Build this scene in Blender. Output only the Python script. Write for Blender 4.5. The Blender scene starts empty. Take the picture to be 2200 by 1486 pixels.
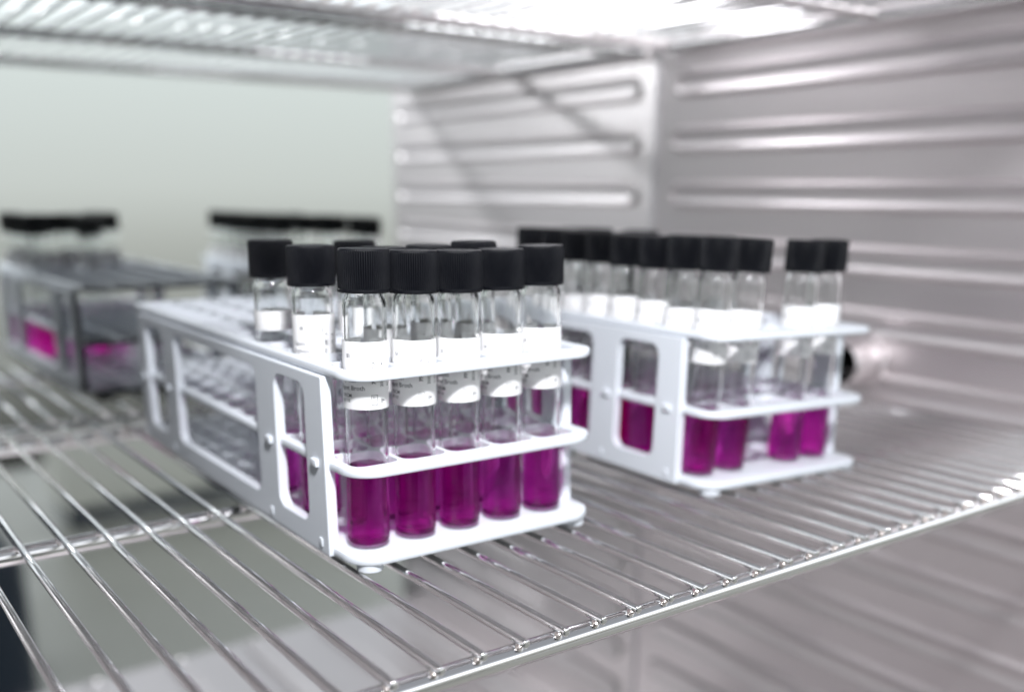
import bpy, bmesh, math, random
from mathutils import Matrix, Vector

random.seed(7)
scene = bpy.context.scene
COL = scene.collection
MM = 0.001                      # all builders below work in millimetres

# ------------------------------------------------------------------ camera
cam_d = bpy.data.cameras.new("camera")
cam = bpy.data.objects.new("camera", cam_d)
COL.objects.link(cam)
PSI, TH, RHO, CAMH, F = .6247, .2661, .0043, 139.15, 2169.35
fw = Vector((math.sin(PSI) * math.cos(TH), math.cos(PSI) * math.cos(TH), -math.sin(TH)))
r0 = Vector((math.cos(PSI), -math.sin(PSI), 0))
u0 = r0.cross(fw)
rt = r0 * math.cos(RHO) + u0 * math.sin(RHO)
up = u0 * math.cos(RHO) - r0 * math.sin(RHO)
cam.matrix_world = Matrix(((rt.x, up.x, -fw.x, 0), (rt.y, up.y, -fw.y, 0), (rt.z, up.z, -fw.z, CAMH * MM), (0, 0, 0, 1)))
cam_d.sensor_width = 36
cam_d.lens = F / 2200 * 36
cam_d.shift_x = .0051
cam_d.shift_y = .1162
cam_d.clip_start = .01
cam_d.clip_end = 50
cam_d.dof.use_dof = True
cam_d.dof.focus_distance = .347
cam_d.dof.aperture_fstop = 4.5
scene.camera = cam

# ------------------------------------------------------------------ world and lamps
world = bpy.data.worlds.new("World")
scene.world = world
world.use_nodes = True
bg = world.node_tree.nodes["Background"]
wt = world.node_tree
w_tc = wt.nodes.new("ShaderNodeTexCoord")
w_sep = wt.nodes.new("ShaderNodeSeparateXYZ")
w_rp = wt.nodes.new("ShaderNodeValToRGB")
wt.links.new(w_tc.outputs["Generated"], w_sep.inputs[0])
w_mr = wt.nodes.new("ShaderNodeMapRange")
w_mr.inputs["From Min"].default_value = -1
w_mr.inputs["From Max"].default_value = 1
wt.links.new(w_sep.outputs["Z"], w_mr.inputs["Value"])
wt.links.new(w_mr.outputs["Result"], w_rp.inputs[0])
for k, (pos, col) in enumerate(((.38, (.03, .03, .028)), (.475, (.43, .44, .415)), (.50, (.57, .59, .57)), (.567, (.70, .75, .745)), (.588, (2.0, 2.08, 2.2)), (.65, (1.2, 1.26, 1.35)), (.74, (.26, .275, .30)))):
    el = w_rp.color_ramp.elements[k] if k < 2 else w_rp.color_ramp.elements.new(pos)
    el.position = pos
    el.color = (*col, 1)
wt.links.new(w_rp.outputs[0], bg.inputs[0])
bg.inputs[1].default_value = 1.0


def area_lamp(name, loc, target, size, power, color):
    d = bpy.data.lights.new(name, "AREA")
    d.shape = "RECTANGLE"
    d.size, d.size_y = size
    d.energy = power
    d.color = color
    o = bpy.data.objects.new(name, d)
    COL.objects.link(o)
    o.location = Vector(loc) * MM
    o.rotation_euler = (Vector(target) - Vector(loc)).to_track_quat("-Z", "Y").to_euler()
    return o


area_lamp("room_lamp", (40, 10, 435), (235, 330, 40), (.05, .05), 4.0, (.95, .965, 1.0))

scene.view_settings.view_transform = "Standard"
scene.view_settings.look = "None"
scene.view_settings.exposure = 0.45
scene.view_settings.gamma = 1
scene.view_settings.use_curve_mapping = False
cy = scene.cycles
cy.max_bounces = 16
cy.diffuse_bounces = 4
cy.glossy_bounces = 6
cy.transmission_bounces = 12
cy.transparent_max_bounces = 24
cy.caustics_reflective = False
cy.caustics_refractive = True
cy.blur_glossy = .3
cy.sample_clamp_indirect = 10
cy.use_denoising = True


# ------------------------------------------------------------------ materials
def mat(name):
    m = bpy.data.materials.new(name)
    m.use_nodes = True
    nt = m.node_tree
    return m, nt, nt.nodes["Principled BSDF"]


def noise(nt, scale, stretch=(1, 1, 1), detail=4, rough=.55):
    tc = nt.nodes.new("ShaderNodeTexCoord")
    mp = nt.nodes.new("ShaderNodeMapping")
    mp.inputs["Scale"].default_value = stretch
    nz = nt.nodes.new("ShaderNodeTexNoise")
    nz.inputs["Scale"].default_value = scale
    nz.inputs["Detail"].default_value = detail
    nz.inputs["Roughness"].default_value = rough
    nt.links.new(tc.outputs["Object"], mp.inputs[0])
    nt.links.new(mp.outputs[0], nz.inputs["Vector"])
    return nz.outputs["Fac"]


def ranged(nt, fac, lo, hi):
    n = nt.nodes.new("ShaderNodeMapRange")
    n.inputs["From Min"].default_value = .3
    n.inputs["From Max"].default_value = .7
    n.inputs["To Min"].default_value = lo
    n.inputs["To Max"].default_value = hi
    nt.links.new(fac, n.inputs["Value"])
    return n.outputs["Result"]


def bump(nt, bs, fac, strength, dist):
    b = nt.nodes.new("ShaderNodeBump")
    b.inputs["Strength"].default_value = strength
    b.inputs["Distance"].default_value = dist
    nt.links.new(fac, b.inputs["Height"])
    nt.links.new(b.outputs[0], bs.inputs["Normal"])


def metal(name, base, r_lo, r_hi, scale, stretch, bstr=0, bdist=.0001):
    m, nt, bs = mat(name)
    bs.inputs["Base Color"].default_value = (*base, 1)
    bs.inputs["Metallic"].default_value = 1
    nz = noise(nt, scale, stretch)
    nt.links.new(ranged(nt, nz, r_lo, r_hi), bs.inputs["Roughness"])
    if bstr:
        bump(nt, bs, nz, bstr, bdist)
    return m


def plain(name, base, rough, spec=.5, nscale=0, nstr=0, vary=0):
    m, nt, bs = mat(name)
    bs.inputs["Base Color"].default_value = (*base, 1)
    bs.inputs["Roughness"].default_value = rough
    bs.inputs["Specular IOR Level"].default_value = spec
    if nscale:
        nz = noise(nt, nscale)
        nt.links.new(ranged(nt, nz, rough - .06, rough + .08), bs.inputs["Roughness"])
        if nstr:
            bump(nt, bs, nz, nstr, .0003)
        if vary:
            mx = nt.nodes.new("ShaderNodeMix")
            mx.data_type = "RGBA"
            nz2 = noise(nt, nscale * .13, detail=3)
            nt.links.new(ranged(nt, nz2, 0, 1), mx.inputs[0])
            mx.inputs[6].default_value = (*[c * (1 - vary) for c in base], 1)
            mx.inputs[7].default_value = (*[min(1, c * (1 + vary)) for c in base], 1)
            nt.links.new(mx.outputs[2], bs.inputs["Base Color"])
    return m


M = {}
M["wire"] = metal("chromed wire", (.82, .81, .81), .03, .085, 900, (1, .05, 1))
M["weld"] = metal("weld metal", (.78, .70, .66), .22, .38, 1500, (1, 1, 1), .25, .0002)
M["wall"] = metal("brushed steel", (.73, .685, .69), .40, .49, 260, (1, .02, 1), .03, .0001)
M["wall"].node_tree.nodes["Principled BSDF"].inputs["Metallic"].default_value = .97
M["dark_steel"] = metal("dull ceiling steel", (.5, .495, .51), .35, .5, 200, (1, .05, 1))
M["mirror"] = metal("polished steel", (.74, .765, .755), .015, .05, 40, (1, 1, .1))
M["rackp"] = plain("white polypropylene", (.73, .76, .805), .36, .45, 420, .04)
M["capp"] = plain("black phenolic", (.0022, .0026, .0045), .48, .2, 900, .06)
M["paper"] = plain("label paper", (.86, .85, .85), .5, .3, 500, .03)
M["ink"] = plain("black ink", (.035, .035, .045), .6, .2)
M["bore"] = plain("dark bore", (.008, .008, .008), .7, .2)
M["room_floor"] = plain("grey green vinyl", (.62, .61, .535), .35, .4, 9, 0, .08)
M["cream"] = plain("cream laminate", (.74, .73, .67), .45, .4, 12, 0, .03)
M["navy"] = plain("navy plastic", (.012, .022, .04), .5, .4, 30, .05)

m, nt, bs = mat("lamp glow")
bs.inputs["Base Color"].default_value = (.9, .9, .9, 1)
bs.inputs["Emission Color"].default_value = (.95, .95, 1.0, 1)
bs.inputs["Emission Strength"].default_value = 8
M["glow"] = m

m, nt, bs = mat("clear glass")
bs.inputs["Base Color"].default_value = (.985, .995, .993, 1)
bs.inputs["Roughness"].default_value = .06
bs.inputs["IOR"].default_value = 1.42
bs.inputs["Transmission Weight"].default_value = 1
M["glass"] = m

# thin glass round the broth: straight through, with a glossy rim
m = bpy.data.materials.new("thin glass")
m.use_nodes = True
nt = m.node_tree
nt.nodes.clear()
out = nt.nodes.new("ShaderNodeOutputMaterial")
mix = nt.nodes.new("ShaderNodeMixShader")
tr = nt.nodes.new("ShaderNodeBsdfTransparent")
gl = nt.nodes.new("ShaderNodeBsdfGlossy")
gl.inputs["Roughness"].default_value = .015
lw = nt.nodes.new("ShaderNodeLayerWeight")
lw.inputs["Blend"].default_value = .5
pw = nt.nodes.new("ShaderNodeMath")
pw.operation = "POWER"
pw.inputs[1].default_value = 5
fr = nt.nodes.new("ShaderNodeMath")
fr.operation = "MULTIPLY_ADD"
fr.inputs[1].default_value = .8
fr.inputs[2].default_value = .028
tr.inputs[0].default_value = (.96, .97, .97, 1)
nt.links.new(lw.outputs["Facing"], pw.inputs[0])
nt.links.new(pw.outputs[0], fr.inputs[0])
nt.links.new(fr.outputs[0], mix.inputs[0])
nt.links.new(tr.outputs[0], mix.inputs[1])
nt.links.new(gl.outputs[0], mix.inputs[2])
nt.links.new(mix.outputs[0], out.inputs["Surface"])
M["thin_glass"] = m

# broth: lets most light straight through, bends some, absorbs green
m = bpy.data.materials.new("purple broth")
m.use_nodes = True
nt = m.node_tree
nt.nodes.clear()
out = nt.nodes.new("ShaderNodeOutputMaterial")
mix = nt.nodes.new("ShaderNodeMixShader")
mix.inputs[0].default_value = .72
tr = nt.nodes.new("ShaderNodeBsdfTransparent")
rf = nt.nodes.new("ShaderNodeBsdfRefraction")
rf.inputs["IOR"].default_value = 1.33
rf.inputs["Roughness"].default_value = 0
nt.links.new(tr.outputs[0], mix.inputs[1])
nt.links.new(rf.outputs[0], mix.inputs[2])
nt.links.new(mix.outputs[0], out.inputs["Surface"])
va = nt.nodes.new("ShaderNodeVolumeAbsorption")
va.inputs["Color"].default_value = (.985, 0, .865, 1)
va.inputs["Density"].default_value = 175
nt.links.new(va.outputs[0], out.inputs["Volume"])
M["broth"] = m


# ------------------------------------------------------------------ helpers
def obj(name, bm, m, parent=None, smooth=False, mats=None):
    bmesh.ops.scale(bm, vec=(MM, MM, MM), verts=bm.verts)
    me = bpy.data.meshes.new(name)
    if smooth:
        for f in bm.faces:
            f.smooth = True
    bm.to_mesh(me)
    bm.free()
    for mm_ in (mats or [m]):
        me.materials.append(mm_)
    if smooth and smooth is not True:
        me.set_sharp_from_angle(angle=math.radians(smooth))
    o = bpy.data.objects.new(name, me)
    COL.objects.link(o)
    if parent:
        o.parent = parent
    return o


def empty(name, loc=(0, 0, 0)):
    o = bpy.data.objects.new(name, None)
    o.empty_display_size = .01
    COL.objects.link(o)
    o.location = Vector(loc) * MM
    return o


def tag(o, label=None, cat=None, group=None, kind=None):
    if label:
        o["label"] = label
    if cat:
        o["category"] = cat
    if group:
        o["group"] = group
    if kind:
        o["kind"] = kind
    return o


def copy_tree(o, parent=None):
    c = o.copy()
    COL.objects.link(c)
    if parent:
        c.parent = parent
    for ch in list(o.children):
        copy_tree(ch, c)
    return c


def box(bm, lo, hi, bev=0, seg=2, mi=0):
    vs = [bm.verts.new((x, y, z)) for x in (lo[0], hi[0]) for y in (lo[1], hi[1]) for z in (lo[2], hi[2])]
    fs = [bm.faces.new([vs[i] for i in q]) for q in ((0, 1, 3, 2), (4, 6, 7, 5), (0, 4, 5, 1), (2, 3, 7, 6), (0, 2, 6, 4), (1, 5, 7, 3))]
    for f in fs:
        f.material_index = mi
    if bev:
        es = list({e for f in fs for e in f.edges})
        bmesh.ops.bevel(bm, geom=es, offset=bev, segments=seg, profile=.5, affect="EDGES")


def lathe(bm, prof, n=48, mi=0, close=True, centre=(0, 0)):
    """profile of (radius, z); radius 0 closes to a point"""
    rings = []
    for r, z in prof:
        if r <= 1e-6:
            rings.append([bm.verts.new((centre[0], centre[1], z))])
        else:
            rings.append([bm.verts.new((centre[0] + r * math.cos(2 * math.pi * i / n), centre[1] + r * math.sin(2 * math.pi * i / n), z)) for i in range(n)])
    for a, b in zip(rings, rings[1:]):
        for i in range(n):
            j = (i + 1) % n
            if len(a) == 1 and len(b) == 1:
                continue
            if len(a) == 1:
                f = bm.faces.new((a[0], b[j], b[i]))
            elif len(b) == 1:
                f = bm.faces.new((a[i], a[j], b[0]))
            else:
                f = bm.faces.new((a[i], a[j], b[j], b[i]))
            f.material_index = mi


def tube(bm, pts, rad, n=16, mi=0, cap=True):
    """straight or bent round bar through pts; rad may be one number or one per point"""
    pts = [Vector(p) for p in pts]
    rads = rad if isinstance(rad, (list, tuple)) else [rad] * len(pts)
    rings = []
    ref = Vector((0, 0, 1))
    for i, p in enumerate(pts):
        d = (pts[min(i + 1, len(pts) - 1)] - pts[max(i - 1, 0)]).normalized()
        if abs(d.dot(ref)) > .95:
            ref = Vector((1, 0, 0))
        a = d.cross(ref).normalized()
        b = a.cross(d).normalized()
        rings.append([bm.verts.new(p + (a * math.cos(2 * math.pi * k / n) + b * math.sin(2 * math.pi * k / n)) * rads[i]) for k in range(n)])
    for A, B in zip(rings, rings[1:]):
        for k in range(n):
            f = bm.faces.new((A[k], B[k], B[(k + 1) % n], A[(k + 1) % n]))
            f.material_index = mi
    if cap:
        bm.faces.new(list(rings[0])).material_index = mi
        bm.faces.new(list(reversed(rings[-1]))).material_index = mi


def blob(bm, c, r, mi=0):
    ret = bmesh.ops.create_icosphere(bm, subdivisions=2, radius=1)
    for v in ret["verts"]:
        v.co = Vector(c) + Vector((v.co.x * r[0], v.co.y * r[1], v.co.z * r[2])) * random.uniform(.86, 1.1)
    for f in {f for v in ret["verts"] for f in v.link_faces}:
        f.material_index = mi


def rrect(x0, x1, y0, y1, r, n=6):
    """rounded rectangle, counter clockwise, corner by corner: list of 4 arcs"""
    arcs = []
    for cx, cy_, a0 in ((x1 - r, y0 + r, -90), (x1 - r, y1 - r, 0), (x0 + r, y1 - r, 90), (x0 + r, y0 + r, 180)):
        arcs.append([(cx + r * math.cos(math.radians(a0 + 90 * k / n)), cy_ + r * math.sin(math.radians(a0 + 90 * k / n))) for k in range(n + 1)])
    return arcs


def rib(bm, fn, a0, a1, c, w, h, n=10, mi=0):
    """a raised bead with round ends. fn(along, across, height) -> xyz"""
    steps = [(1.0, -.3), (.95, .05), (.87, .45), (.78, .82), (.68, 1.0), (.57, .95), (.45, .72), (.32, .52), (.18, .46), (.05, .45)]
    rings = []
    for q, hh in steps:
        d = w * q
        ring = []
        for k in range(n + 1):
            t = math.radians(90 + 180 * k / n)
            ring.append((a0 + d * math.cos(t), c + d * math.sin(t)))
        for k in range(n + 1):
            t = math.radians(-90 + 180 * k / n)
            ring.append((a1 + d * math.cos(t), c + d * math.sin(t)))
        rings.append([bm.verts.new(fn(x, y, hh * h)) for x, y in ring])
    for A, B in zip(rings, rings[1:]):
        for k in range(len(A)):
            j = (k + 1) % len(A)
            bm.faces.new((A[k], A[j], B[j], B[k])).material_index = mi
    bm.faces.new(rings[-1]).material_index = mi


# ------------------------------------------------------------------ the cabinet
XW, XL, YG, YO = 613, -330, 640, 201         # right wall, left wall, rear wall, opening
ZF, ZC = -382, 470

bm = bmesh.new()
box(bm, (XW, YO, ZF - 2), (XW + 3, YG, ZC + 2))
k = -9
while 42.5 * k + 8 < 235:
    zc = 42.5 * k + 8
    if zc > ZF + 14:
        rib(bm, lambda a, c, h: (XW - h, a, c), YO + 28, YG - 29, zc, 11.5, 4.2)
    k += 1
bmesh.ops.recalc_face_normals(bm, faces=bm.faces)
tag(obj("side_wall", bm, M["wall"], smooth=50), kind="structure")

bm = bmesh.new()
box(bm, (XL - 3, YO, ZF - 2), (XL, YG, ZC + 2))
for k in range(-9, 6):
    zc = 42.5 * k + 8
    if ZF + 14 < zc < ZC - 20:
        rib(bm, lambda a, c, h: (XL + h, a, c), YO + 28, YG - 29, zc, 11.5, 4.2)
bmesh.ops.recalc_face_normals(bm, faces=bm.faces)
tag(obj("opposite_wall", bm, M["wall"], smooth=50), kind="structure")

bm = bmesh.new()
box(bm, (XL - 3, YG + .5, ZF - 2), (XW + 3, YG + 4, ZC + 2))
tag(obj("back_wall", bm, M["mirror"]), kind="structure")

# narrow bead of sealant where side wall meets back wall
bm = bmesh.new()
tube(bm, [(XW - .3, YG - .2, ZF), (XW - .3, YG - .2, 0), (XW - .3, YG - .2, ZC)], 1.3, 10)
tag(obj("corner_seam", bm, M["dark_steel"], smooth=60), kind="structure")

bm = bmesh.new()
box(bm, (XL, YO, ZF - 3), (XW, YG, ZF))
for i in range(-4, 7):
    x = 40 + 90 * i
    if XL + 20 < x < XW - 20:
        rib(bm, lambda a, c, h: (c, a, ZF + h), YO + 16, YG - 24, x, 12, 5)
bmesh.ops.recalc_face_normals(bm, faces=bm.faces)
tag(obj("cabinet_floor", bm, M["wall"], smooth=50), kind="structure")

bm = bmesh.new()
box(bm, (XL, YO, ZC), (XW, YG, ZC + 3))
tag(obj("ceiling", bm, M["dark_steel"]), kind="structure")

# the room in front of the cabinet, seen mirrored in the back wall
bm = bmesh.new()
box(bm, (-2500, -3300, -1023), (3600, YO - 120, -1020))
tag(obj("room_floor", bm, M["room_floor"]), kind="structure")


# ------------------------------------------------------------------ wire shelf
WX0, WP, WR = 129.17 + .2, 16.047, 1.55


def make_shelf():
    root = empty("wire_shelf")
    for i in range(-27, 30):
        x = WX0 + WP * i
        bm = bmesh.new()
        yb = 635 + random.uniform(-1, 1)
        yf = 234.6 + random.uniform(-.5, .5)
        tube(bm, [(x, yf, 0), (x, yf + .35, 0), (x, 430, 0), (x + random.uniform(-.4, .4), yb - .4, 0), (x, yb, 0)], [WR - .4, WR, WR, WR, WR - .4], 20)
        for yy in (239.4, 620):
            blob(bm, (x - .9, yy - 1.6, -1.5), (1.25, 1.7, .9), 1)
            blob(bm, (x + .9, yy - .9, -1.6), (1.0, 1.3, .8), 1)
        bmesh.ops.recalc_face_normals(bm, faces=bm.faces)
        obj("wire", bm, None, root, 50, mats=[M["wire"], M["weld"]])
    zb = -WR - 3.75
    xl, xr = -314, 603
    for yy in (239.6, 431, 620):
        bm = bmesh.new()
        tube(bm, [(xl, yy, zb), (xl + 2, yy, zb), (150, yy, zb), (xr - 2, yy, zb), (xr, yy, zb)], 3.9, 24)
        obj("cross_bar", bm, M["wire"], root, 50)
    for xx in (xl, xr):
        bm = bmesh.new()
        tube(bm, [(xx, 236, zb - .3), (xx, 300, zb - .3), (xx, 628, zb - .3)], 4.1, 24)
        obj("side_bar", bm, M["wire"], root, 50)
    return root


shelf = make_shelf()
tag(shelf, "shiny chrome wire shelf carrying both white test tube racks", "wire shelf")
upper = copy_tree(shelf)
upper.location = (0, 0, .2535)
tag(upper, "chrome wire shelf overhead, seen from below across the top of the picture", "wire shelf")

# ------------------------------------------------------------------ lamp above the upper shelf
lamp = empty("interior_lamp", (505, 624, 298))
bm = bmesh.new()
box(bm, (-65, 8, -4), (60, 15.4, 62), 3, 3)
obj("lamp_housing", bm, M["wall"], lamp, 50)
bm = bmesh.new()
box(bm, (-60, -14, 0), (55, 7.9, 56), 7, 4)
obj("lamp_cover", bm, M["glow"], lamp, 50)
tag(lamp, "glowing white lamp in the top rear corner above the upper wire shelf", "lamp")

# ------------------------------------------------------------------ port on the side wall
port = empty("access_port", (613, 424, 25))
bm = bmesh.new()


def ring_x(bm, prof, n=40, mi=0):
    """lathe about X: profile of (x, radius)"""
    rings = [[bm.verts.new((x, r * math.cos(2 * math.pi * k / n), r * math.sin(2 * math.pi * k / n))) for k in range(n)] for x, r in prof]
    for a, b in zip(rings, rings[1:]):
        for k in range(n):
            bm.faces.new((a[k], a[(k + 1) % n], b[(k + 1) % n], b[k])).material_index = mi


ring_x(bm, [(-.5, 21), (-4, 21), (-5.5, 20), (-5.6, 16), (-24, 15.6), (-26, 15.2), (-26.8, 14.4), (-26.8, 13.6), (-25, 13.2), (-2, 12.6)])
bmesh.ops.recalc_face_normals(bm, faces=bm.faces)
obj("sleeve", bm, M["wall"], port, 40)
bm = bmesh.new()
ring_x(bm, [(-25.2, 13.1), (-3, 12.5), (-3, .01)])
obj("bore", bm, M["bore"], port, 40)
tag(port, "short round metal port with a black opening on the ribbed steel wall", "port")


# ------------------------------------------------------------------ test tube rack
CX = [.6 + 20.8 * i for i in range(5)]                 # hole centres across
NROW = 13
CY = [2.6] + [3.2 + 20.23 * k for k in range(1, NROW)]
PX0, PX1, PY0, PY1 = -12.6, 101.2, -14.5, 262.5


def hole_plate(z0, z1):
    bm = bmesh.new()
    HX = 9.5

    def ringface(arc_in, arc_out_corners, top):
        pass
    xs = [CX[0] - 10.4] + [(CX[i] + CX[i + 1]) / 2 for i in range(4)] + [CX[4] + 10.4]
    ys = [PY0 + 5.0] + [(CY[i] + CY[i + 1]) / 2 for i in range(NROW - 1)] + [CY[-1] + 10.6]
    cache = {}

    def V(x, y, z):
        k = (round(x, 3), round(y, 3), round(z, 3))
        if k not in cache:
            cache[k] = bm.verts.new((x, y, z))
        return cache[k]
    for i in range(5):
        for j in range(NROW):
            x0, x1, y0, y1 = xs[i], xs[i + 1], ys[j], ys[j + 1]
            hy0 = CY[j] - 9.3
            hy1 = CY[j] + 9.3
            if j == 0:
                hy0, hy1 = -8.4, y1 - .9
            arcs = rrect(CX[i] - HX, CX[i] + HX, hy0, hy1, 4.2, 5)
            corners = [(x1, y0), (x1, y1), (x0, y1), (x0, y0)]
            for z, flip in ((z1, False), (z0, True)):
                for c in range(4):
                    arc = arcs[c]
                    for p, q in zip(arc, arc[1:]):
                        f = [V(*corners[c], z), V(*q, z), V(*p, z)]
                        bm.faces.new(f if not flip else f[::-1])
                    nx = (c + 1) % 4
                    f = [V(*corners[c], z), V(*corners[nx], z), V(*arcs[nx][0], z), V(*arc[-1], z)]
                    bm.faces.new(f if not flip else f[::-1])
            loop = [p for a in arcs for p in a]
            n = len(loop)
            for a in range(n):
                b = (a + 1) % n
                bm.faces.new((V(*loop[a], z1), V(*loop[b], z1), V(*loop[b], z0), V(*loop[a], z0)))
    # border from the grid out to the rounded outline
    b = 1.0
    inner = [(xs[-1], ys[0]), (xs[-1], ys[-1]), (xs[0], ys[-1]), (xs[0], ys[0])]
    edge_skin(bm, V, inner, z0, z1, b)
    return bm


def edge_skin(bm, V, inner, z0, z1, b):
    R = 12.5
    profs = [(b, z1), (b * .3, z1 - b * .3), (0, z1 - b), (0, z0 + b), (b * .3, z0 + b * .3), (b, z0)]
    loops = []
    for ins, z in profs:
        arcs = rrect(PX0 + ins, PX1 - ins, PY0 + ins, PY1 - ins, R - ins, 10)
        loops.append((arcs, z))
    for arcs, z, flip in ((loops[0][0], z1, False), (loops[-1][0], z0, True)):
        for c in range(4):
            arc = arcs[c]
            for p, q in zip(arc, arc[1:]):
                f = [V(*inner[c], z), V(*p, z), V(*q, z)]
                bm.faces.new(f if not flip else f[::-1])
            nx = (c + 1) % 4
            f = [V(*inner[c], z), V(*arc[-1], z), V(*arcs[nx][0], z), V(*inner[nx], z)]
            bm.faces.new(f if not flip else f[::-1])
    for (A, za), (B, zb) in zip(loops, loops[1:]):
        la = [p for a in A for p in a]
        lb = [p for a in B for p in a]
        n = len(la)
        for i in range(n):
            j = (i + 1) % n
            bm.faces.new((V(*la[i], za), V(*lb[i], zb), V(*lb[j], zb), V(*la[j], za)))


def solid_plate(z0, z1):
    bm = bmesh.new()
    cache = {}

    def V(x, y, z):
        k = (round(x, 3), round(y, 3), round(z, 3))
        if k not in cache:
            cache[k] = bm.verts.new((x, y, z))
        return cache[k]
    inner = [(95, -4), (95, 250), (-6, 250), (-6, -4)]
    edge_skin(bm, V, inner, z0, z1, 1.0)
    for z, fl in ((z1, False), (z0, True)):
        f = [V(*p, z) for p in inner]
        bm.faces.new(f if not fl else f[::-1])
    # low square pips that centre the tube feet
    for x in [(CX[i] + CX[i + 1]) / 2 for i in range(4)]:
        for j in range(1, NROW):
            y = (CY[j - 1] + CY[j]) / 2
            box(bm, (x - 2.2, y - 2.2, z1 - .5), (x + 2.2, y + 2.2, z1 + 1.2), .5, 2)
    return bm


def panel(x0, x1, out):
    """side frame with three rounded windows; outer face at x0 when out<0"""
    bm = bmesh.new()
    ZT, ZB = 73.4, 4.4
    yf = lambda z: 5.3 + (z - 5) * .025
    yr = lambda z: 243.2 - (z - 5) * .025
    wins = [(22.6, 51.6), (71.5, 180.5), (200.4, 229.4)]
    wz0, wz1 = 14, 68.4
    cuts_y = [None, 22.6 - 1, 51.6 + 9, 180.5 + 10, None]
    cols = [(None, 61.0), (61.0, 190.5), (190.5, None)]
    cache = {}

    def V(x, y, z):
        k = (x, round(y, 3), round(z, 3))
        if k not in cache:
            cache[k] = bm.verts.new((x, y, z))
        return cache[k]
    for (w0, w1), (c0, c1) in zip(wins, cols):
        arcs = rrect(w0, w1, wz0, wz1, 5.5, 6)
        corners = []
        for ci, z in ((1, ZB), (1, ZT), (0, ZT), (0, ZB)):
            if ci == 1:
                y = c1 if c1 is not None else yr(z)
            else:
                y = c0 if c0 is not None else yf(z)
            corners.append((y, z))
        for x, fl in ((x0, False), (x1, True)):
            for c in range(4):
                for p, q in zip(arcs[c], arcs[c][1:]):
                    f = [V(x, *corners[c]), V(x, *q), V(x, *p)]
                    bm.faces.new(f[::-1] if fl else f)
                nx = (c + 1) % 4
                f = [V(x, *corners[c]), V(x, *corners[nx]), V(x, *arcs[nx][0]), V(x, *arcs[c][-1])]
                bm.faces.new(f[::-1] if fl else f)
        loop = [p for a in arcs for p in a]
        for a in range(len(loop)):
            b = (a + 1) % len(loop)
            bm.faces.new((V(x0, *loop[a]), V(x0, *loop[b]), V(x1, *loop[b]), V(x1, *loop[a])))
        for c in range(4):
            nx = (c + 1) % 4
            if (c == 0 and c1 is not None) or (c == 2 and c0 is not None):
                continue
            bm.faces.new((V(x0, *corners[c]), V(x0, *corners[nx]), V(x1, *corners[nx]), V(x1, *corners[c])))
    bmesh.ops.recalc_face_normals(bm, faces=bm.faces)
    es = []
    for e in bm.edges:
        if len(e.link_faces) == 2:
            a = e.calc_face_angle(0)
            if a > 1.2:
                es.append(e)
    bmesh.ops.bevel(bm, geom=es, offset=.55, segments=2, profile=.5, affect="EDGES")
    return bm


def make_rack():
    root = empty("test_tube_rack")
    obj("top_plate", hole_plate(73.6, 77.0), M["rackp"], root, 40)
    obj("middle_plate", hole_plate(38.2, 41.8), M["rackp"], root, 40)
    obj("bottom_plate", solid_plate(4.7, 8.4), M["rackp"], root, 40)
    for x0, x1, s in ((-14.2, -9.9, -1), (98.0, 102.3, 1)):
        p = obj("side_panel", panel(x0, x1, s), M["rackp"], root, 18)
        xo = x0 if s < 0 else x1
        for y in (14.0, 58.5, 193.5, 237.0):
            for zt, hh in ((38.4, 3.0),):
                bm = bmesh.new()
                box(bm, (min(xo + s * 1.4, xo - s * .5), y - 2.6, zt), (max(xo + s * 1.4, xo - s * .5), y + 2.6, zt + hh), .4, 2)
                obj("clip", bm, M["rackp"], p, 40)
        for y in (12.0, 60.5, 191.5, 239.0):
            bm = bmesh.new()
            box(bm, (min(xo + s * .5, xo - s * .5), y - 1.3, 7.0), (max(xo + s * .5, xo - s * .5), y + 1.3, 10.5), .3, 2)
            obj("clip", bm, M["rackp"], p, 40)
    for x in (-3.8, 92.5):
        for y in (-7.6, 255.6):
            bm = bmesh.new()
            lathe(bm, [(0, 1.55), (4.6, 1.55), (5.0, 1.9), (5.1, 4.9)], 32)
            for v in bm.verts:
                v.co.x += x
                v.co.y += y
            obj("foot", bm, M["rackp"], root, 40)
    return root


R1 = Matrix.Translation((170.44, 325.8, 0)) @ Matrix.Rotation(-.0139, 4, "Z")
ROLL = math.radians(2.0)
R2 = Matrix.Translation((346.85, 320.2, 0)) @ Matrix.Rotation(-.0219, 4, "Z") @ Matrix.Translation((0, 0, 1.5)) @ Matrix.Rotation(ROLL, 4, "Y") @ Matrix.Translation((0, 0, -1.5))


def scaled(mx):
    o = mx.copy()
    o.translation = o.translation * MM
    return o


rack1 = make_rack()
rack1.matrix_world = scaled(R1)
tag(rack1, "white plastic test tube rack nearest the camera, mostly empty behind its full front row", "tube rack", "white test tube racks on the shelf")
rack2 = copy_tree(rack1)
rack2.matrix_world = scaled(R2)
tag(rack2, "white plastic test tube rack farther right, nearer the ribbed steel wall", "tube rack", "white test tube racks on the shelf")


# ------------------------------------------------------------------ screw cap tubes
def text_verts(s, size, bold=0):
    cu = bpy.data.curves.new("text", "FONT")
    cu.body = s
    cu.size = size
    cu.offset = bold
    cu.resolution_u = 2
    o = bpy.data.objects.new("text", cu)
    COL.objects.link(o)
    dg = bpy.context.evaluated_depsgraph_get()
    me = bpy.data.meshes.new_from_object(o.evaluated_get(dg))
    vs = [v.co.copy() for v in me.vertices]
    fs = [list(p.vertices) for p in me.polygons]
    bpy.data.objects.remove(o)
    bpy.data.meshes.remove(me)
    bpy.data.curves.remove(cu)
    return vs, fs


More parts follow.
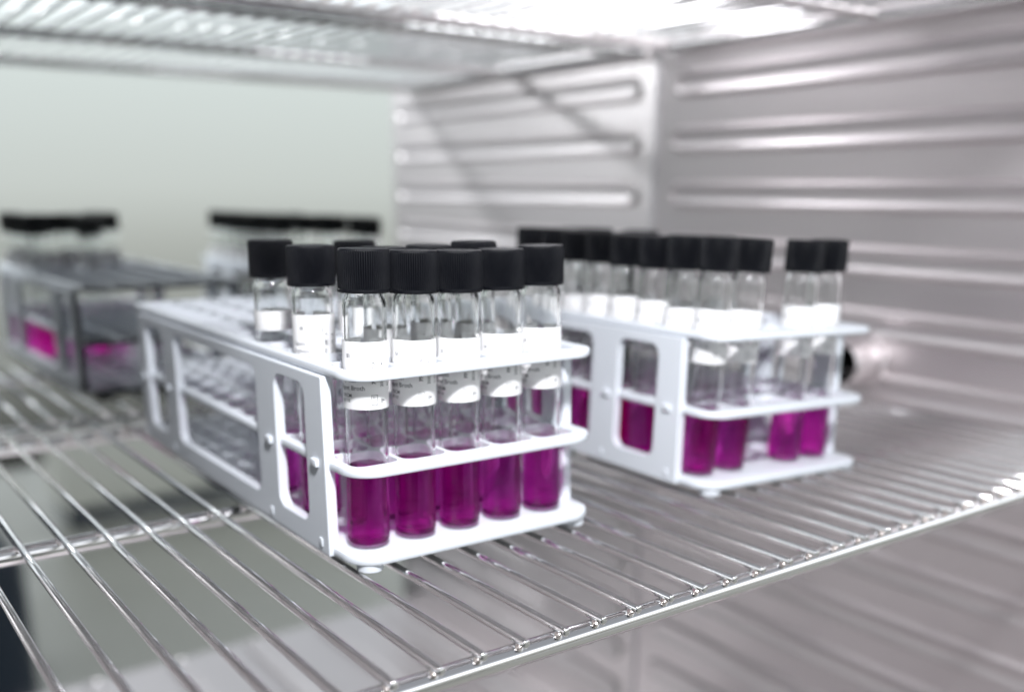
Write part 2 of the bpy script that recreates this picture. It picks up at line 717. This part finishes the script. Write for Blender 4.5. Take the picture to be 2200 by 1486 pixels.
def label_print(RL):
    """everything printed on a label: (arc, height) in mm, origin at its middle bottom"""
    bm = bmesh.new()

    def put(s, size, a, h, rot=0, bold=0):
        vs, fs = text_verts(s, size, bold)
        c, sn = math.cos(math.radians(rot)), math.sin(math.radians(rot))
        out_ = []
        for v in vs:
            x, y = c * v.x - sn * v.y + a, sn * v.x + c * v.y + h
            t = x / RL
            out_.append(bm.verts.new((RL * math.sin(t), -RL * math.cos(t), y)))
        for f in fs:
            try:
                bm.faces.new([out_[i] for i in f])
            except ValueError:
                pass

    def bar(a0, a1, h0, h1):
        n = max(1, int(abs(a1 - a0) / .8))
        cols_ = []
        for k in range(n + 1):
            t = (a0 + (a1 - a0) * k / n) / RL
            cols_.append((bm.verts.new((RL * math.sin(t), -RL * math.cos(t), h0)), bm.verts.new((RL * math.sin(t), -RL * math.cos(t), h1))))
        for p, q in zip(cols_, cols_[1:]):
            bm.faces.new((p[0], q[0], q[1], p[1]))
    put("Soybean", 2.35, -11.6, 9.9, 0, .015)
    put("Digest Broth", 2.35, -12.6, 7.1, 0, .015)
    put("100CM", 1.9, -11.2, 4.4, 0, .01)
    put("REF 10", 1.7, -11.2, 2.5, 0, .01)
    put("Casein", 2.35, -11.6, 12.7, 0, .015)
    put("PP1087 A", 2.1, 3.6, 9.4, 90, .05)
    put("2023-08-14", 1.9, 6.9, 8.1, 90, .02)
    put("0123", 1.6, 10.2, 8.1, 90, 0)
    # boxed document symbol and struck through 2
    for a0, a1, h0, h1 in ((1.9, 4.3, 1.6, 1.78), (1.9, 4.3, 5.2, 5.38), (1.9, 2.07, 1.6, 5.3), (4.13, 4.3, 1.6, 5.3)):
        bar(a0, a1, h0, h1)
    put("LOT", 1.5, 3.6, 2.1, 90, 0)
    put("2", 2.0, 5.7, 2.4, 0, .02)
    bar(6.8, 7.4, 2.9, 3.5)
    bar(5.6, 7.9, 3.1, 3.22)
    bar(-7.6, -6.2, 18.6, 20.2)
    put("IVD", 1.5, 2.0, 17.5, 90, .02)
    return bm


RG, RLAB = 8.0, 8.35


def make_tube(name="test_tube", top=24.5):
    root = empty(name)
    bm = bmesh.new()
    ZL = 31.6
    lathe(bm, [(0, .5), (3.5, .4), (5.6, .05), (6.6, .05), (7.4, .45), (7.85, 1.2), (RG, 2.4), (RG, 16), (RG, ZL)], 64, 1)
    lathe(bm, [(7.0, ZL), (RG, ZL), (RG, 60), (RG, 90.2), (7.9, 91.4), (7.5, 92.8), (6.95, 93.8), (6.7, 94.6), (6.65, 100), (5.6, 100), (5.6, 94.6), (5.9, 93.4), (6.5, 92.2), (6.9, 90.9), (7.0, 89.8), (7, 60), (7.0, ZL)], 64)
    bmesh.ops.remove_doubles(bm, verts=bm.verts, dist=.001)
    obj("glass_body", bm, None, root, 60, mats=[M["glass"], M["thin_glass"]])
    bm = bmesh.new()
    lathe(bm, [(0, 1.7), (5.6, 1.5), (6.9, 1.75), (7.5, 2.4), (7.82, 3.6), (7.82, 18), (7.82, 31.5), (7.3, 31.0), (6.4, 30.6), (5.2, 30.4), (0, 30.3)], 64)
    obj("broth", bm, M["broth"], root, 60)
    # fluted screw cap
    bm = bmesh.new()
    NF = 70
    n = NF * 3
    prof = [(6.9, 95.2, 0), (9.2, 95.2, 0), (9.5, 95.5, 0), (9.5, 96.3, 0), (9.3, 96.5, 0), (9.42, 96.9, 1), (9.42, 104, 1), (9.4, 108.9, 1), (9.2, 109.9, .6), (8.8, 110.45, 0), (8.1, 110.6, 0), (7.9, 110.45, 0), (0, 110.4, 0)]
    rings = []
    for r, z, fl in prof:
        if r == 0:
            rings.append([bm.verts.new((0, 0, z))])
            continue
        rings.append([bm.verts.new(((r - fl * (.34 if k % 3 == 0 else 0)) * math.cos(2 * math.pi * k / n), (r - fl * (.34 if k % 3 == 0 else 0)) * math.sin(2 * math.pi * k / n), z)) for k in range(n)])
    for A, B in zip(rings, rings[1:]):
        for k in range(n):
            j = (k + 1) % n
            if len(B) == 1:
                bm.faces.new((A[k], A[j], B[0]))
            else:
                bm.faces.new((A[k], A[j], B[j], B[k]))
    bmesh.ops.recalc_face_normals(bm, faces=bm.faces)
    obj("screw_cap", bm, M["capp"], root, 24)
    # paper label, wrapped nearly all round
    bm = bmesh.new()
    nn = 72
    ra, rb = RLAB - .12, RLAB
    ang = [math.radians(-90 - 168 + 336 * k / nn) for k in range(nn + 1)]
    prof = [(ra, .15), (rb - .02, 0), (rb, .08), (rb, top - .08), (rb - .02, top), (ra, top - .15)]
    rows = [[bm.verts.new((r * math.cos(a), r * math.sin(a), z)) for a in ang] for r, z in prof]
    for A, B in zip(rows, rows[1:]):
        for k in range(nn):
            bm.faces.new((A[k], A[k + 1], B[k + 1], B[k]))
    # paper core between glass and face so the sheet has a back
    back = [[bm.verts.new((ra * math.cos(a), ra * math.sin(a), z)) for a in ang] for z in (.15, top - .15)]
    for k in range(nn):
        bm.faces.new((back[0][k + 1], back[0][k], back[1][k], back[1][k + 1]))
    lab = obj("paper_label", bm, M["paper"], root, 40)
    lab.location.z = 53.6 * MM
    if top > 20:
        obj("print", label_print(RLAB + .02), M["ink"], lab)
    else:
        bm = bmesh.new()
        R_ = RLAB + .02
        for a0 in range(-24, 24, 4):
            vs = []
            for t, h in ((a0, .6), (a0 + 2.6, .6), (a0 + 2.6, 2.6), (a0, 2.6)):
                vs.append(bm.verts.new((R_ * math.sin(t / R_), -R_ * math.cos(t / R_), h)))
            bm.faces.new(vs)
        obj("print", bm, M["ink"], lab)
    return root


proto = make_tube()
short = make_tube(top=8.0)
used = {"n": 0}


def place(R, lx, ly, tilt=(0, 0), capz=0, labz=0, spin=0, label=None, group=None, short_label=False, liqz=0):
    src = short if short_label else proto
    key = "short" if short_label else "proto"
    if key not in used:
        o = src
        used[key] = 1
        first = o
    else:
        o = copy_tree(src)
    p = R @ Vector((lx, ly, 8.45))
    az = math.atan2(-p.y, -p.x) + math.pi / 2 + math.radians(spin)
    tl = Matrix.Rotation(math.radians(tilt[0]), 4, "Y") @ Matrix.Rotation(-math.radians(tilt[1]), 4, "X")
    base = R.to_3x3().to_4x4()
    mw = Matrix.Translation(p * MM) @ base @ tl @ Matrix.Rotation(az, 4, "Z")
    o.matrix_world = mw
    for ch in o.children:
        nm = ch.name.split(".")[0]
        if nm == "screw_cap":
            ch.location.z = capz * MM
            ch.rotation_euler.z = random.uniform(0, 6)
        elif nm == "paper_label":
            ch.location.z = (53.6 + labz) * MM
    tag(o, label, "test tube", group)
    return o


G1 = "capped tubes in the nearer rack"
G2 = "capped tubes in the farther rack"
# front row of the nearer rack, left to right
ORD = ["leftmost tube in the near rack's front row, its label sharp and readable",
       "second tube from the left in the near rack's front row, under a slightly lower cap",
       "middle tube of the five in the near rack's front row",
       "fourth tube from the left in the near rack's front row",
       "rightmost tube in the near rack's front row, beside the far rack"]
for i, (ti, cz, lz) in enumerate([((.9, .2), 0, .1), ((.7, .1), -1.2, -.9), ((0, -.1), -1.7, -1.6), ((-.4, .1), -1.8, -1.5), ((-1.0, .1), -.9, -.5)]):
    place(R1, 20.5 * i, .3, ti, cz, lz, random.uniform(-3, 3), ORD[i], G1)
place(R1, .4, 42.3, (-.1, .2), -.8, 5.5, 14, "black capped tube just behind the near rack's front left corner tube", G1)
place(R1, .6, 83.2, (0, .1), -.4, 19.5, 60, "tube standing farthest left in the near rack, with only a narrow white label band", G1, short_label=True)
place(R1, 41.0, 86.5, (.3, .4), -1.8, 4, 100, "black capped tube in the near rack, between the leftmost tube and the front corner cap", G1)
place(R1, 41.6, 22.6, (.1, .1), -.9, 2, 40, "tube half hidden behind the second and third front caps of the near rack", G1)
place(R1, 62.6, 22.6, (.4, .5), .1, 0, -50, "near rack tube with raised tilted cap behind the third and fourth front caps", G1)
place(R1, 20.8, 22.8, (.2, 0), -1.2, 1, 20, "near rack tube showing only a sliver between its first two front caps", G1)

# farther rack: four of five in front, one column running back
for i, (c, tilt, cz) in enumerate([(0, (1.6, -.2), 0), (1, (2.4, -.1), -.4), (3, (1.0, .2), -.7), (4, (-.8, .1), -.3)]):
    place(R2, 20.5 * c - 1.0, 4.6, tilt, cz, [0, -.8, 0, .8][i], random.uniform(-6, 6),
          ["leftmost tube in the far rack's front row, at its white corner",
           "second tube in the far rack's front row, just left of the empty slot",
           "third tube in the far rack's front row, just right of the empty slot",
           "rightmost tube in the far rack, beside the round port on the wall"][i], G2)
WORDS = ["second", "third", "fourth", "fifth", "sixth", "seventh"]
for k in range(1, 8):
    if k <= 6:
        lb = "%s tube from the front in the far rack's left column" % WORDS[k - 1]
    else:
        lb = "rearmost tube in the far rack's left column, beside the near rack's right cap"
    place(R2, .2, 4 + 20.25 * k, (random.uniform(-.5, .5), random.uniform(-.5, .5)), random.uniform(-1, .3), random.uniform(-2, 1.5), random.uniform(-60, 60), lb, G2)
place(R2, 41.6, 44, (.6, .2), -.5, 1, 30, "tube seen through the empty front slot of the far rack", G2)
HID = "tube in the far rack standing behind its left column, only glimpsed between caps"
for c, k in ((1, 2), (1, 4), (2, 5), (3, 6), (3, 8), (4, 7), (2, 7), (3, 9)):
    place(R2, 20.8 * c, 4 + 20.25 * k, (random.uniform(-.5, .5), random.uniform(-.5, .5)), random.uniform(-1, .3), random.uniform(-2, 2), random.uniform(-90, 90), HID, G2)

# ------------------------------------------------------------------ things in the room, seen only mirrored, plus an added dark blocker
bench = empty("lab_bench", (1150, -2400, -1020))
bm = bmesh.new()
box(bm, (-450, -150, 100), (700, 150, 330), 4, 2)
obj("cabinet_body", bm, M["cream"], bench, 40)
bm = bmesh.new()
box(bm, (-430, -130, 40), (680, 90, 99))
for x in (-400, 640):
    box(bm, (x, -110, 0), (x + 30, 80, 39))
obj("plinth", bm, M["navy"], bench)
tag(bench, "low cream cabinet on dark plinth, mirrored in the steel behind the wires", "cabinet")
blocker_root = empty("blocker", (-400, -420, -1020))  # added dark block behind the camera, darkens reflections in the tube fronts
bm = bmesh.new()
box(bm, (-130, -420, 60), (330, 60, 1400), 14, 3)  # unseen upper part, put here to be reflected as dark
obj("blocker_body", bm, M["navy"], blocker_root, 40)
bm = bmesh.new()
box(bm, (-650, -960, 60), (745, -520, 405), 14, 3)  # stands in for the dark shape mirrored low at the left
obj("blocker_base", bm, M["navy"], blocker_root, 40)
for x, y in ((-600, -900), (690, -900), (-100, 20), (290, 20)):
    bm = bmesh.new()
    lathe(bm, [(0, 0), (28, 0), (32, 6), (32, 50), (26, 62), (0, 62)], 24, centre=(x, y))
    obj("blocker_foot", bm, M["navy"], blocker_root, 40)
tag(blocker_root, "added dark navy trolley base mirrored in the steel at the lower left edge", "blocker")
